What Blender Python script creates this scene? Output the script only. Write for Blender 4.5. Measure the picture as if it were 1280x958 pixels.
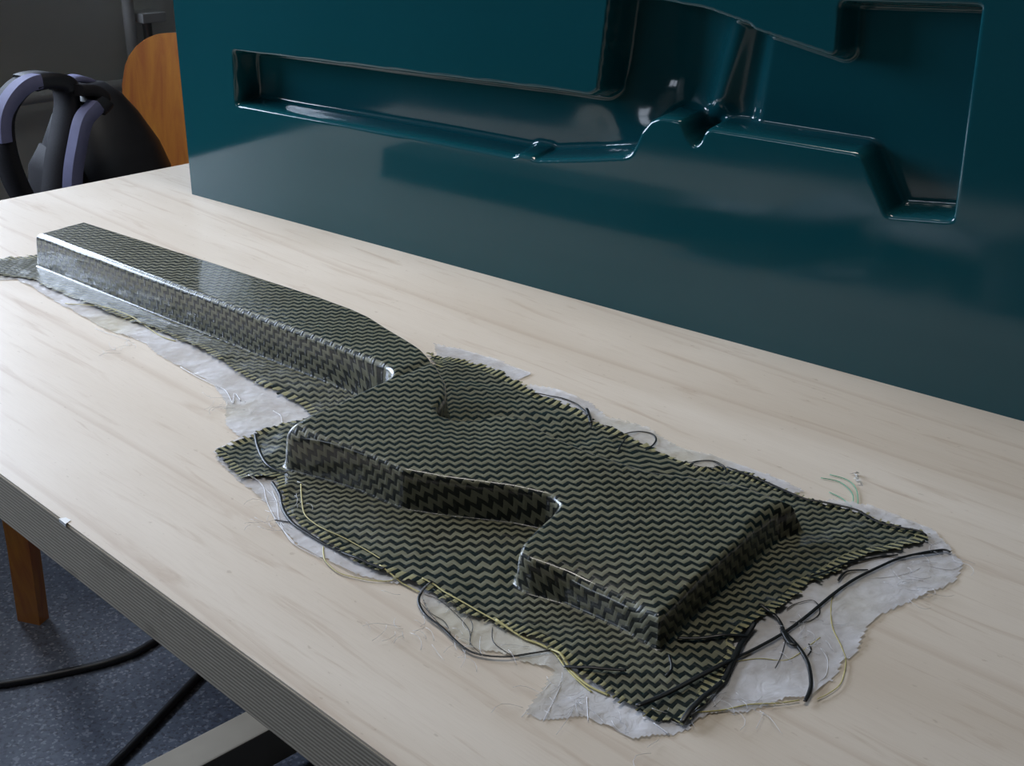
import bpy, math, random
import numpy as np
from mathutils import Vector, Matrix

scene = bpy.context.scene
for o in list(bpy.data.objects):
    bpy.data.objects.remove(o, do_unlink=True)
COL = scene.collection
random.seed(7)
rng = np.random.default_rng(7)

# ------------------------------------------------------------------ frame of the place (metres)
TABLE_Z = 0.80
AX = np.array([-0.6985277, 0.71558302])      # along the bench, towards the window wall
BX = np.array([0.71558302, 0.6985277])       # across the bench, away from the camera
def ab(a, b, z=0.0):
    p = AX * a + BX * b
    return Vector((p[0], p[1], z))

# ------------------------------------------------------------------ camera
cd = bpy.data.cameras.new('camera')
cd.sensor_fit = 'HORIZONTAL'; cd.sensor_width = 36.0
cd.lens = 1664.0 / 1280.0 * 36.0
cd.clip_start = 0.02; cd.clip_end = 60
cam = bpy.data.objects.new('camera', cd); COL.objects.link(cam)
cam.location = (0, 0, 1.20)
cam.rotation_euler = (math.pi / 2 - math.atan2(719, 1664), 0, 0)
scene.camera = cam

# ------------------------------------------------------------------ world, lights, exposure
w = bpy.data.worlds.new('world'); scene.world = w; w.use_nodes = True
bg = w.node_tree.nodes['Background']
bg.inputs[0].default_value = (0.80, 0.86, 1.0, 1); bg.inputs[1].default_value = 0.5

WIN = dict(a=2.72, b0=-0.75, b1=1.05, z0=1.06, z1=2.10)
def area(name, loc, target, sx, sy, power, color):
    l = bpy.data.lights.new(name, 'AREA'); l.shape = 'RECTANGLE'; l.size = sx; l.size_y = sy
    l.energy = power; l.color = color
    o = bpy.data.objects.new(name, l); COL.objects.link(o); o.location = loc
    d = Vector(target) - Vector(loc)
    o.rotation_euler = d.to_track_quat('-Z', 'Y').to_euler()
    return o
wc = ab(WIN['a'] + 0.10, (WIN['b0'] + WIN['b1']) / 2, (WIN['z0'] + WIN['z1']) / 2)
area('window_daylight', wc, wc - ab(1, 0, 0), WIN['b1'] - WIN['b0'], WIN['z1'] - WIN['z0'], 102, (0.68, 0.80, 1.0))
W2 = dict(b=-2.8, a0=1.20, a1=2.50, z0=1.70, z1=2.60)
w2 = ab((W2['a0'] + W2['a1']) / 2, W2['b'] - .16, (W2['z0'] + W2['z1']) / 2)
area('side_window_daylight', w2, w2 + ab(0, 1, 0), W2['a1'] - W2['a0'], W2['z1'] - W2['z0'], 14, (0.74, 0.84, 1.0))
lamp = area('ceiling_lamp_light', ab(0.98, 0.62, 2.60), ab(0.98, 0.62, 0), 0.8, 0.30, 3.2, (1.0, 0.95, 0.88))
lamp.data.spread = math.radians(88)      # unseen lamp, spread narrowed to keep the bench's near right end darker

vs = scene.view_settings
vs.view_transform = 'Standard'; vs.look = 'None'; vs.gamma = 1.0; vs.use_curve_mapping = False
vs.exposure = 0.36
scene.cycles.max_bounces = 6; scene.cycles.transparent_max_bounces = 16
scene.cycles.caustics_reflective = False; scene.cycles.caustics_refractive = False

# ------------------------------------------------------------------ node helpers
class NT:
    def __init__(s, name):
        s.m = bpy.data.materials.new(name); s.m.use_nodes = True
        s.t = s.m.node_tree; s.p = s.t.nodes['Principled BSDF']; s.out = s.t.nodes['Material Output']
    def n(s, typ, **kw):
        x = s.t.nodes.new(typ)
        for k, v in kw.items(): setattr(x, k, v)
        return x
    def link(s, a, b): s.t.links.new(a, b)
    def put(s, sock, v):
        if hasattr(v, 'is_output'): s.link(v, sock)
        else: sock.default_value = v
    def math(s, op, a, b=None, c=None, clamp=False):
        x = s.n('ShaderNodeMath', operation=op, use_clamp=clamp)
        s.put(x.inputs[0], a)
        if b is not None: s.put(x.inputs[1], b)
        if c is not None: s.put(x.inputs[2], c)
        return x.outputs[0]
    def mix(s, f, a, b, blend='MIX'):
        x = s.n('ShaderNodeMix', data_type='RGBA', blend_type=blend)
        s.put(x.inputs[0], f); s.put(x.inputs[6], a); s.put(x.inputs[7], b)
        return x.outputs[2]
    def coord(s, which='Object', scale=(1, 1, 1), rot=(0, 0, 0), loc=(0, 0, 0)):
        c = s.n('ShaderNodeTexCoord'); mp = s.n('ShaderNodeMapping')
        mp.inputs['Scale'].default_value = scale; mp.inputs['Rotation'].default_value = rot; mp.inputs['Location'].default_value = loc
        s.link(c.outputs[which], mp.inputs['Vector']); return mp.outputs[0]
    def noise(s, vec, scale=5, detail=3, rough=.5, dist=0.0):
        x = s.n('ShaderNodeTexNoise'); s.link(vec, x.inputs['Vector'])
        x.inputs['Scale'].default_value = scale; x.inputs['Detail'].default_value = detail
        x.inputs['Roughness'].default_value = rough; x.inputs['Distortion'].default_value = dist
        return x.outputs[0]
    def ramp(s, f, stops):
        x = s.n('ShaderNodeValToRGB'); e = x.color_ramp.elements
        while len(e) < len(stops): e.new(0.5)
        for k, (p, c) in enumerate(stops):
            e[k].position = p; e[k].color = (c, c, c, 1) if not isinstance(c, tuple) else c + (1,)
        s.put(x.inputs[0], f); return x.outputs[0]
    def bump(s, h, strength=.3, dist=.001):
        x = s.n('ShaderNodeBump'); x.inputs['Strength'].default_value = strength; x.inputs['Distance'].default_value = dist
        s.link(h, x.inputs['Height']); s.link(x.outputs[0], s.p.inputs['Normal']); return x.outputs[0]
    def base(s, v): s.put(s.p.inputs['Base Color'], v)
    def set(s, **kw):
        for k, v in kw.items(): s.put(s.p.inputs[k.replace('_', ' ')], v)

def simple(name, col, rough=.5, var=.12, scale=30, metal=0.0, **kw):
    t = NT(name); v = t.noise(t.coord(), scale, 3)
    c1 = tuple(min(1, c * (1 + var)) for c in col) + (1,); c0 = tuple(c * (1 - var) for c in col) + (1,)
    t.base(t.mix(v, c0, c1)); t.set(Roughness=rough, Metallic=metal, **kw)
    return t.m

# --- bench top veneer: pale birch with streaks along the bench (object X runs along it)
def mat_veneer():
    t = NT('birch_veneer')
    big = t.noise(t.coord(scale=(1.1, 4.0, 1)), 2.2, 3, .55, .6)
    streak = t.noise(t.coord(scale=(2.2, 26, 1)), 4.0, 4, .6, .8)
    fine = t.noise(t.coord(scale=(7, 160, 1)), 6.0, 2, .6)
    c = t.mix(t.ramp(big, [(.3, 0.), (.7, 1.)]), (.58, .50, .41, 1), (.68, .61, .525, 1))
    c = t.mix(t.math('MULTIPLY', t.ramp(streak, [(.56, 0.), (.72, 1.)]), .55), c, (.44, .335, .25, 1))
    # cathedral rings
    wv = t.n('ShaderNodeTexWave', wave_type='BANDS', bands_direction='Y', wave_profile='SAW')
    t.link(t.coord(scale=(.35, 2.4, 1)), wv.inputs['Vector']); wv.inputs['Scale'].default_value = 1.5
    wv.inputs['Distortion'].default_value = 5.5; wv.inputs['Detail'].default_value = 2.0; wv.inputs['Detail Scale'].default_value = .9
    ln = t.ramp(wv.outputs[1], [(.90, 0.), (.975, 1.), (1.0, 0.2)])
    c = t.mix(t.math('MULTIPLY', ln, .30), c, (.40, .29, .21, 1))
    c = t.mix(t.math('MULTIPLY', t.ramp(fine, [(.45, 0.), (.8, 1.)]), .16), c, (.42, .33, .26, 1))
    spots = t.noise(t.coord(scale=(30, 60, 1)), 4, 2)
    c = t.mix(t.math('MULTIPLY', t.ramp(spots, [(.71, 0.), (.76, 1.)]), .35), c, (.33, .25, .18, 1))
    t.base(c); t.set(Roughness=t.ramp(big, [(.2, .40), (.8, .52)]))
    t.p.inputs['Specular IOR Level'].default_value = .38
    t.bump(fine, .06, .0006)
    return t.m

def mat_ply_edge():
    t = NT('plywood_edge')
    sep = t.n('ShaderNodeSeparateXYZ'); t.link(t.coord(), sep.inputs[0])
    wob = t.noise(t.coord(scale=(6, 6, 1)), 3, 2)
    z = t.math('ADD', sep.outputs[2], t.math('MULTIPLY', wob, .0006))
    fr = t.math('FRACT', t.math('MULTIPLY', z, 1 / .0025))
    glue = t.ramp(fr, [(0., .0), (.12, 1.), (.50, .9), (.60, .25), (.92, .35), (1.0, .0)])
    n = t.noise(t.coord(scale=(8, 8, 500)), 5, 3)
    c = t.mix(glue, (.17, .14, .10, 1), (.50, .44, .35, 1))
    c = t.mix(t.math('MULTIPLY', t.ramp(n, [(.4, 0.), (.75, 1.)]), .5), c, (.19, .16, .12, 1))
    st = t.noise(t.coord(scale=(7, 7, 14)), 2.2, 2)
    c = t.mix(t.math('MULTIPLY', t.ramp(st, [(.62, 0.), (.72, 1.)]), .6), c, (.07, .055, .03, 1))
    t.base(c); t.set(Roughness=.75); t.bump(glue, .5, .0004)
    return t.m

# --- carbon / aramid hybrid cloth: 2/2 twill, carbon and aramid tows alternating both ways
def mat_weave():
    t = NT('carbon_aramid_twill'); TOW = .0027
    uv = t.n('ShaderNodeUVMap'); uv.uv_map = 'cloth'
    sep = t.n('ShaderNodeSeparateXYZ'); t.link(uv.outputs[0], sep.inputs[0])
    geo = t.coord()
    w1 = t.math('ADD', t.math('MULTIPLY', t.math('SUBTRACT', t.noise(geo, 11, 2), .5), .016), t.math('MULTIPLY', t.math('SUBTRACT', t.noise(geo, 170, 2), .5), .0012))
    w2c = t.n('ShaderNodeMapping'); t.link(geo, w2c.inputs[0]); w2c.inputs[1].default_value = (3.1, 7.7, 1.3)
    w2 = t.math('ADD', t.math('MULTIPLY', t.math('SUBTRACT', t.noise(w2c.outputs[0], 11, 2), .5), .016), t.math('MULTIPLY', t.math('SUBTRACT', t.noise(w2c.outputs[0], 170, 2), .5), .0012))
    U = t.math('MULTIPLY', t.math('ADD', sep.outputs[0], w1), 1 / TOW)
    V = t.math('MULTIPLY', t.math('ADD', sep.outputs[1], w2), 1 / TOW)
    i = t.math('FLOOR', U); j = t.math('FLOOR', V); fu = t.math('FRACT', U); fv = t.math('FRACT', V)
    ie = t.math('LESS_THAN', t.math('FLOORED_MODULO', i, 2.), .5)       # aramid tow running along v
    je = t.math('LESS_THAN', t.math('FLOORED_MODULO', j, 2.), .5)       # aramid tow running along u
    warp = t.math('LESS_THAN', t.math('FLOORED_MODULO', t.math('ADD', i, j), 4.), 1.5)
    at = t.n('ShaderNodeAttribute'); at.attribute_name = 'fray'
    fr = at.outputs['Fac']
    is1 = t.math('MULTIPLY', t.math('GREATER_THAN', fr, .5), t.math('LESS_THAN', fr, 1.5))
    is2 = t.math('GREATER_THAN', fr, 1.5)
    warp = t.math('MULTIPLY', t.math('MAXIMUM', warp, is1), t.math('SUBTRACT', 1., is2))
    nw = t.math('SUBTRACT', 1., warp)
    aram = t.math('ADD', t.math('MULTIPLY', warp, ie), t.math('MULTIPLY', nw, je))
    def arch(f):   # rounded tow cross-section
        d = t.math('ABSOLUTE', t.math('SUBTRACT', f, .5)); return t.math('SUBTRACT', 1., t.math('MULTIPLY', t.math('MULTIPLY', d, d), 4.))
    hgt = t.math('ADD', t.math('MULTIPLY', warp, arch(fu)), t.math('MULTIPLY', nw, arch(fv)))
    fib = t.noise(t.coord(scale=(1, 1, 1)), 900, 2)
    tone = t.noise(geo, 40, 3)
    ya = t.mix(tone, (.110, .107, .066, 1), (.190, .188, .130, 1))
    ya = t.mix(t.math('MULTIPLY', t.math('GREATER_THAN', fr, .5), .6), ya, (.36, .33, .165, 1))
    ka = t.mix(fib, (.004, .0055, .005, 1), (.013, .018, .0155, 1))
    c = t.mix(aram, ka, ya)
    t.base(c)
    t.set(Roughness=t.math('ADD', .32, t.math('MULTIPLY', aram, .15)))
    t.p.inputs['Specular IOR Level'].default_value = .25
    t.p.inputs['Coat Weight'].default_value = .65; t.p.inputs['Coat Roughness'].default_value = .09
    t.bump(hgt, .45, .00035)
    return t.m

def mat_film():
    t = NT('resin_film')
    n = t.noise(t.coord(), 26, 4, .6); n2 = t.noise(t.coord(), 120, 3, .6, 1.0)
    c = t.mix(t.ramp(n, [(.35, 0.), (.7, 1.)]), (.62, .62, .66, 1), (.80, .80, .84, 1))
    yel = t.noise(t.coord(loc=(2, 5, 0)), 9, 2)
    c = t.mix(t.math('MULTIPLY', t.ramp(yel, [(.52, 0.), (.7, 1.)]), .45), c, (.58, .52, .28, 1))
    t.base(c); t.set(Roughness=.22)
    tr = t.n('ShaderNodeBsdfTransparent'); tr.inputs[0].default_value = (.93, .93, .90, 1)
    mx = t.n('ShaderNodeMixShader')
    t.link(t.ramp(n, [(.3, .45), (.75, .8)]), mx.inputs[0])
    t.link(tr.outputs[0], mx.inputs[1]); t.link(t.p.outputs[0], mx.inputs[2]); t.link(mx.outputs[0], t.out.inputs[0])
    t.bump(n2, .5, .0012)
    return t.m

def mat_gelcoat():
    t = NT('teal_gelcoat')
    n = t.noise(t.coord(), 6, 4, .6)
    t.base(t.mix(n, (.004, .054, .068, 1), (.006, .066, .084, 1)))
    smear = t.noise(t.coord(scale=(1.2, 1, 4)), 4, 4, .6, 1.2)
    t.set(Roughness=t.ramp(smear, [(.3, .07), (.75, .13)]))
    t.p.inputs['Specular IOR Level'].default_value = .55
    wv = t.noise(t.coord(), 5, 1); t.bump(wv, .08, .004)
    return t.m

def mat_floor():
    t = NT('speckled_linoleum')
    v = t.n('ShaderNodeTexVoronoi'); v.inputs['Scale'].default_value = 260; t.link(t.coord(), v.inputs['Vector'])
    sp = t.n('ShaderNodeSeparateColor'); t.link(v.outputs['Color'], sp.inputs[0])
    big = t.noise(t.coord(), 90, 4, .7)
    c = t.mix(t.ramp(big, [(.35, 0.), (.65, 1.)]), (.055, .066, .095, 1), (.10, .115, .15, 1))
    c = t.mix(t.math('MULTIPLY', t.math('GREATER_THAN', sp.outputs[0], .86), .8), c, (.21, .22, .25, 1))
    c = t.mix(t.math('MULTIPLY', t.math('LESS_THAN', sp.outputs[1], .16), .8), c, (.035, .04, .055, 1))
    t.base(c); t.set(Roughness=.45)
    return t.m

def mat_orange_ply():
    t = NT('orange_lacquered_plywood')
    n = t.noise(t.coord(scale=(14, 14, 2.2)), 3, 4, .6, 1.0)
    c = t.mix(t.ramp(n, [(.35, 0.), (.7, 1.)]), (.52, .205, .028, 1), (.36, .105, .022, 1))
    t.base(c); t.set(Roughness=.32); t.p.inputs['Coat Weight'].default_value = .3
    return t.m

MAT = dict(
    veneer=mat_veneer(), edge=mat_ply_edge(), weave=mat_weave(), film=mat_film(), gel=mat_gelcoat(), floor=mat_floor(), ply=mat_orange_ply(),
    timber=simple('pale_timber', (.34, .29, .22), .7, .2, 14),
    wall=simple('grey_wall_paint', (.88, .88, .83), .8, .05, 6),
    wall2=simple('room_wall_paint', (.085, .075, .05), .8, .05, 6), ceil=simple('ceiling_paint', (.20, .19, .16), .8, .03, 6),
    pipe=simple('cream_pipe_paint', (.68, .68, .68), .45, .05, 20),
    winframe=simple('white_window_paint', (.75, .76, .76), .4, .04, 20),
    carbon=simple('carbon_tow', (.006, .007, .008), .38, .3, 300),
    aramid=simple('aramid_tow', (.46, .41, .17), .5, .2, 200),
    fibre=simple('glass_fibre_wisp', (.66, .66, .69), .35, .05, 200),
    green=simple('green_thread', (.10, .36, .22), .5, .1, 200),
    pack=simple('black_nylon', (.010, .010, .013), .55, .3, 120, Specular_IOR_Level=.12),
    packshine=simple('black_coated_nylon', (.012, .012, .015), .5, .3, 60, Specular_IOR_Level=.3),
    lilac=simple('lilac_grey_webbing', (.13, .13, .22), .6, .1, 90, Specular_IOR_Level=.12),
    mesh=simple('charcoal_mesh_padding', (.016, .015, .017), .7, .3, 400, Specular_IOR_Level=.12),
    rubber=simple('black_rubber_cable', (.008, .008, .010), .45, .2, 60),
    steel=simple('brushed_steel_tube', (.30, .30, .30), .35, .1, 60, .9),
    ceramic=simple('white_plastic', (.7, .7, .7), .4, .03, 20),
)
def mat_glass():
    t = NT('window_glass'); t.base((.9, .95, .95, 1)); t.set(Roughness=.02)
    tr = t.n('ShaderNodeBsdfTransparent'); mx = t.n('ShaderNodeMixShader'); mx.inputs[0].default_value = .06
    t.link(tr.outputs[0], mx.inputs[1]); t.link(t.p.outputs[0], mx.inputs[2]); t.link(mx.outputs[0], t.out.inputs[0]); return t.m
MAT['glass'] = mat_glass()

# ------------------------------------------------------------------ object helpers
def tag(o, label=None, cat=None, group=None, kind=None):
    if label: o['label'] = label
    if cat: o['category'] = cat
    if group: o['group'] = group
    if kind: o['kind'] = kind
    return o
def empty(name, loc=(0, 0, 0), rz=0.0):
    o = bpy.data.objects.new(name, None); COL.objects.link(o); o.location = loc; o.rotation_euler = (0, 0, rz)
    o.empty_display_size = .05; return o
def link(name, me, mats, parent=None, smooth=False):
    o = bpy.data.objects.new(name, me); COL.objects.link(o)
    for m in (mats if isinstance(mats, (list, tuple)) else [mats]): me.materials.append(m)
    if smooth: me.polygons.foreach_set('use_smooth', [True] * len(me.polygons))
    if parent is not None: o.parent = parent
    return o
class MB:
    def __init__(s): s.v = []; s.f = []; s.mi = []
    def add(s, vs, fs, mi=0):
        k = len(s.v); s.v += [tuple(v) for v in vs]; s.f += [tuple(i + k for i in f) for f in fs]; s.mi += [mi] * len(fs); return s
    def box(s, x0, x1, y0, y1, z0, z1, bev=0.0, mi=0):
        if bev <= 0:
            return s.add([(x, y, z) for z in (z0, z1) for y in (y0, y1) for x in (x0, x1)],
                         [(0, 2, 3, 1), (4, 5, 7, 6), (0, 1, 5, 4), (2, 6, 7, 3), (0, 4, 6, 2), (1, 3, 7, 5)], mi)
        import bmesh
        bm = bmesh.new(); bmesh.ops.create_cube(bm, size=1)
        for v in bm.verts: v.co = Vector(((x0 + x1) / 2 + v.co.x * (x1 - x0), (y0 + y1) / 2 + v.co.y * (y1 - y0), (z0 + z1) / 2 + v.co.z * (z1 - z0)))
        bmesh.ops.bevel(bm, geom=bm.edges[:], offset=bev, segments=2, affect='EDGES', profile=.6)
        bm.verts.index_update()
        s.add([v.co for v in bm.verts], [[v.index for v in f.verts] for f in bm.faces], mi); bm.free(); return s
    def tube(s, pts, r, n=8, caps=True, flat=1.0, mi=0):
        pts = [Vector(p) for p in pts]; k0 = len(pts); rings = []
        up = Vector((0, 0, 1))
        for q, p in enumerate(pts):
            d = (pts[min(q + 1, k0 - 1)] - pts[max(q - 1, 0)]).normalized()
            if abs(d.z) > .95: up = Vector((1, 0, 0))
            else: up = Vector((0, 0, 1))
            x = d.cross(up).normalized(); y = x.cross(d).normalized()
            rr = r[q] if isinstance(r, (list, tuple)) else r
            rings.append([p + x * (math.cos(2 * math.pi * h / n) * rr) + y * (math.sin(2 * math.pi * h / n) * rr * flat) for h in range(n)])
        vs = [v for ring in rings for v in ring]
        fs = [(q * n + h, q * n + (h + 1) % n, (q + 1) * n + (h + 1) % n, (q + 1) * n + h) for q in range(k0 - 1) for h in range(n)]
        if caps: fs += [tuple(range(n - 1, -1, -1)), tuple((k0 - 1) * n + h for h in range(n))]
        return s.add(vs, fs, mi)
    def ribbon(s, pts, width_dir, wdt, thk, mi=0):   # padded strap: rounded-rectangle section swept along pts
        pts = [Vector(p) for p in pts]; wd = Vector(width_dir).normalized(); n = 8; k0 = len(pts); vs = []
        for q, p in enumerate(pts):
            d = (pts[min(q + 1, k0 - 1)] - pts[max(q - 1, 0)]).normalized(); nn = d.cross(wd).normalized()
            for cx, cy in ((-1, -.5), (-.85, -1), (.85, -1), (1, -.5), (1, .5), (.85, 1), (-.85, 1), (-1, .5)):
                vs.append(p + wd * (cx * wdt / 2) + nn * (cy * thk / 2))
        fs = [(q * n + h, q * n + (h + 1) % n, (q + 1) * n + (h + 1) % n, (q + 1) * n + h) for q in range(k0 - 1) for h in range(n)]
        fs += [tuple(range(n - 1, -1, -1)), tuple((k0 - 1) * n + h for h in range(n))]
        return s.add(vs, fs, mi)
    def build(s, name, mats, parent=None, smooth=False, auto=None):
        me = bpy.data.meshes.new(name); me.from_pydata(s.v, [], s.f); me.validate(); me.update()
        o = link(name, me, mats, parent, smooth)
        if any(s.mi): me.polygons.foreach_set('material_index', s.mi)
        import bmesh
        bm = bmesh.new(); bm.from_mesh(me); bmesh.ops.recalc_face_normals(bm, faces=bm.faces); bm.to_mesh(me); bm.free()
        if auto: me.set_sharp_from_angle(angle=math.radians(auto))
        return o
def spline(P, per=6, closed=False):
    P = [np.array(p, float) for p in P]; n = len(P); out = []
    rngk = range(n) if closed else range(n - 1)
    for k in rngk:
        g = (lambda q: P[q % n]) if closed else (lambda q: P[min(max(q, 0), n - 1)])
        a, b, c, d = g(k - 1), g(k), g(k + 1), g(k + 2)
        for h in range(per):
            u = h / per
            out.append(.5 * ((2 * b) + (c - a) * u + (2 * a - 5 * b + 4 * c - d) * u * u + (3 * b - a - 3 * c + d) * u ** 3))
    if not closed: out.append(P[-1])
    return out
def densify(P, step):
    P = np.array(P, float); out = []
    for k in range(len(P)):
        a, b = P[k], P[(k + 1) % len(P)]; n = max(1, int(round(np.linalg.norm(b - a) / step)))
        out += [a + (b - a) * q / n for q in range(n)]
    return np.array(out)
def chaikin(P, it=2, step=6.0):
    P = densify(P, step)
    for _ in range(it):
        Q = np.roll(P, -1, axis=0); P = np.stack([P * .78 + Q * .22, P * .22 + Q * .78], 1).reshape(-1, 2)
    return P
def sdf(poly, X, Y):
    """signed distance to a closed polygon, positive inside"""
    poly = np.asarray(poly, float); sh = X.shape; x = X.ravel(); y = Y.ravel()
    d2 = np.full(x.shape, 1e18); ins = np.zeros(x.shape, bool)
    n = len(poly)
    for k in range(n):
        ax_, ay_ = poly[k]; bx_, by_ = poly[(k + 1) % n]; ex, ey = bx_ - ax_, by_ - ay_
        L = ex * ex + ey * ey
        if L < 1e-12: continue
        px, py = x - ax_, y - ay_
        tt = np.clip((px * ex + py * ey) / L, 0, 1)
        d2 = np.minimum(d2, (px - tt * ex) ** 2 + (py - tt * ey) ** 2)
        c = ((ay_ > y) != (by_ > y))
        if abs(ey) > 1e-12: ins ^= c & (x < ex * (y - ay_) / ey + ax_)
    return (np.sqrt(d2) * np.where(ins, 1, -1)).reshape(sh)
def sdf_grid(poly, gx, gy, X, Y, band, c=4.0):
    """signed distance on a fine grid: coarse everywhere, exact inside a band round the outline"""
    cx = np.arange(gx[0], gx[-1] + c, c); cy = np.arange(gy[0], gy[-1] + c, c)
    D = sdf(poly, *np.meshgrid(cx, cy))
    fx = (gx - cx[0]) / c; ix = np.clip(fx.astype(int), 0, len(cx) - 2); fx = fx - ix
    fy = (gy - cy[0]) / c; iy = np.clip(fy.astype(int), 0, len(cy) - 2); fy = (fy - iy)[:, None]
    g = lambda q, p: D[np.ix_(q, p)]
    Z = (g(iy, ix) * (1 - fx) + g(iy, ix + 1) * fx) * (1 - fy) + (g(iy + 1, ix) * (1 - fx) + g(iy + 1, ix + 1) * fx) * fy
    k = np.abs(Z) < band; Z[k] = sdf(poly, X[k], Y[k]); return Z
def blur(Z, r, it=3):
    for _ in range(it):
        for ax in (0, 1):
            pad = [(0, 0), (0, 0)]; pad[ax] = (r + 1, r)
            c = np.cumsum(np.pad(Z, pad, mode='edge'), axis=ax)
            n = Z.shape[ax]; sl = [slice(None)] * 2; s2 = [slice(None)] * 2
            sl[ax] = slice(2 * r + 1, 2 * r + 1 + n); s2[ax] = slice(0, n)
            Z = (c[tuple(sl)] - c[tuple(s2)]) / (2 * r + 1)
    return Z
def noise2(X, Y, scale, seed):
    """smooth value noise, -1..1"""
    r = np.random.default_rng(seed); G = r.uniform(-1, 1, (64, 64)); x = X / scale; y = Y / scale
    xi = np.floor(x).astype(int); yi = np.floor(y).astype(int); fx = x - xi; fy = y - yi
    fx = fx * fx * (3 - 2 * fx); fy = fy * fy * (3 - 2 * fy)
    g = lambda a, b: G[a % 64, b % 64]
    return (g(xi, yi) * (1 - fx) + g(xi + 1, yi) * fx) * (1 - fy) + (g(xi, yi + 1) * (1 - fx) + g(xi + 1, yi + 1) * fx) * fy
def sheet(name, X, Y, Z, keep, mat, parent, uv=None, fray=None, scale=.001):
    """grid vertices (mm) -> mesh of the kept quads"""
    ny, nx = X.shape
    idx = np.arange(ny * nx).reshape(ny, nx)
    q = np.stack([idx[:-1, :-1], idx[:-1, 1:], idx[1:, 1:], idx[1:, :-1]], -1)[keep]
    used, inv = np.unique(q.ravel(), return_inverse=True); q = inv.reshape(-1, 4)
    co = np.stack([X.ravel()[used], Y.ravel()[used], Z.ravel()[used]], 1) * scale
    me = bpy.data.meshes.new(name)
    me.vertices.add(len(co)); me.vertices.foreach_set('co', co.ravel().astype(np.float32))
    me.loops.add(q.size); me.loops.foreach_set('vertex_index', q.ravel().astype(np.int32))
    me.polygons.add(len(q)); me.polygons.foreach_set('loop_start', np.arange(0, q.size, 4, dtype=np.int32))
    me.update(calc_edges=True)
    if uv is not None:
        l = me.uv_layers.new(name='cloth'); U = uv[0].ravel()[used][q.ravel()] * scale; V = uv[1].ravel()[used][q.ravel()] * scale
        l.data.foreach_set('uv', np.stack([U, V], 1).ravel().astype(np.float32))
    if fray is not None:
        a = me.attributes.new('fray', 'FLOAT', 'POINT'); a.data.foreach_set('value', fray.ravel()[used].astype(np.float32))
    return link(name, me, mat, parent, True)

# ================================================================== SETTING
def struct(o): o['kind'] = 'structure'; return o
RZ_A = math.atan2(AX[1], AX[0])
fl = MB().box(-4.2, 2.9, -3.8, 3.0, -.05, 0).build('floor', MAT['floor']); fl.rotation_euler = (0, 0, RZ_A); struct(fl)
#             # local x -> along the bench towards the window wall; local y = -b
wallroot_loc = ab(WIN['a'], 0, 0)
def wall_box(mb, b0, b1, z0, z1, d0=0.0, d1=.18):   # local x = a depth, local y = -b
    return mb.box(d0, d1, -b1, -b0, z0, z1)
mb = MB()
wall_box(mb, -2.8, 3.6, 0, WIN['z0']); wall_box(mb, -2.8, 3.6, WIN['z1'], 2.9)
wall_box(mb, -2.8, WIN['b0'], WIN['z0'], WIN['z1']); wall_box(mb, WIN['b1'], 3.6, WIN['z0'], WIN['z1'])
wl = mb.build('wall_back', MAT['wall']); wl.location = wallroot_loc; wl.rotation_euler = (0, 0, RZ_A); struct(wl)
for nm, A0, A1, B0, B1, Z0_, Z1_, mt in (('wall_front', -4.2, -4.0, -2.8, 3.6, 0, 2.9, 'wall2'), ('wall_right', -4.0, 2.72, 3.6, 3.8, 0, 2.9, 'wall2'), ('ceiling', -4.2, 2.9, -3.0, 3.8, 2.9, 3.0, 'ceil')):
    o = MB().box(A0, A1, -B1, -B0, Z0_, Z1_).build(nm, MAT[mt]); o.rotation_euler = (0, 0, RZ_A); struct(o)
o = MB().box(2.26, 2.72, -.72, 2.7, 0, 1.0, .01).build('added_shade_ledge_1', MAT['wall2']); o.rotation_euler = (0, 0, RZ_A); struct(o)  # unseen boxed ledge below the window, added to shade the floor
mb = MB()
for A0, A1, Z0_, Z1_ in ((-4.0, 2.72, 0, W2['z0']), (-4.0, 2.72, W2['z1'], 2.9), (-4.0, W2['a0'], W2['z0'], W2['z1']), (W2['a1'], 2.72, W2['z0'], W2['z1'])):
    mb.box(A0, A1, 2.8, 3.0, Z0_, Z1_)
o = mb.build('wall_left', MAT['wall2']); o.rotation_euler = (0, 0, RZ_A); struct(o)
wn2 = struct(empty('window_2', (0, 0, 0), RZ_A))
mb = MB(); am = (W2['a0'] + W2['a1']) / 2
for A0 in (W2['a0'], am - .03, W2['a1'] - .06): mb.box(A0, A0 + .06, 2.84, 2.89, W2['z0'], W2['z1'])
for Z0_ in (W2['z0'], W2['z1'] - .06): mb.box(W2['a0'], W2['a1'], 2.84, 2.89, Z0_, Z0_ + .06)
mb.build('window_frame', MAT['winframe'], wn2)
for A0, A1 in ((W2['a0'] + .06, am - .03), (am + .03, W2['a1'] - .06)):
    MB().box(A0, A1, 2.86, 2.866, W2['z0'] + .06, W2['z1'] - .06).build('pane', MAT['glass'], wn2)
wn = struct(empty('window_1', wallroot_loc, RZ_A))
wall_box(MB(), WIN['b0'] - .02, WIN['b1'] + .02, WIN['z0'] - .03, WIN['z0'], -.09, .0).build('window_sill', MAT['winframe'], wn)
m = MB()
for b in (WIN['b0'], .12, WIN['b1'] - .06): wall_box(m, b, b + .06, WIN['z0'], WIN['z1'], .02, .07)
for z in (WIN['z0'], WIN['z1'] - .06): wall_box(m, WIN['b0'], WIN['b1'], z, z + .06, .02, .07)
m.build('window_frame', MAT['winframe'], wn)
for b0, b1 in ((-.69, .12), (.18, .99)):
    wall_box(MB(), b0, b1, WIN['z0'] + .06, WIN['z1'] - .06, .04, .046).build('pane', MAT['glass'], wn)

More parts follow.
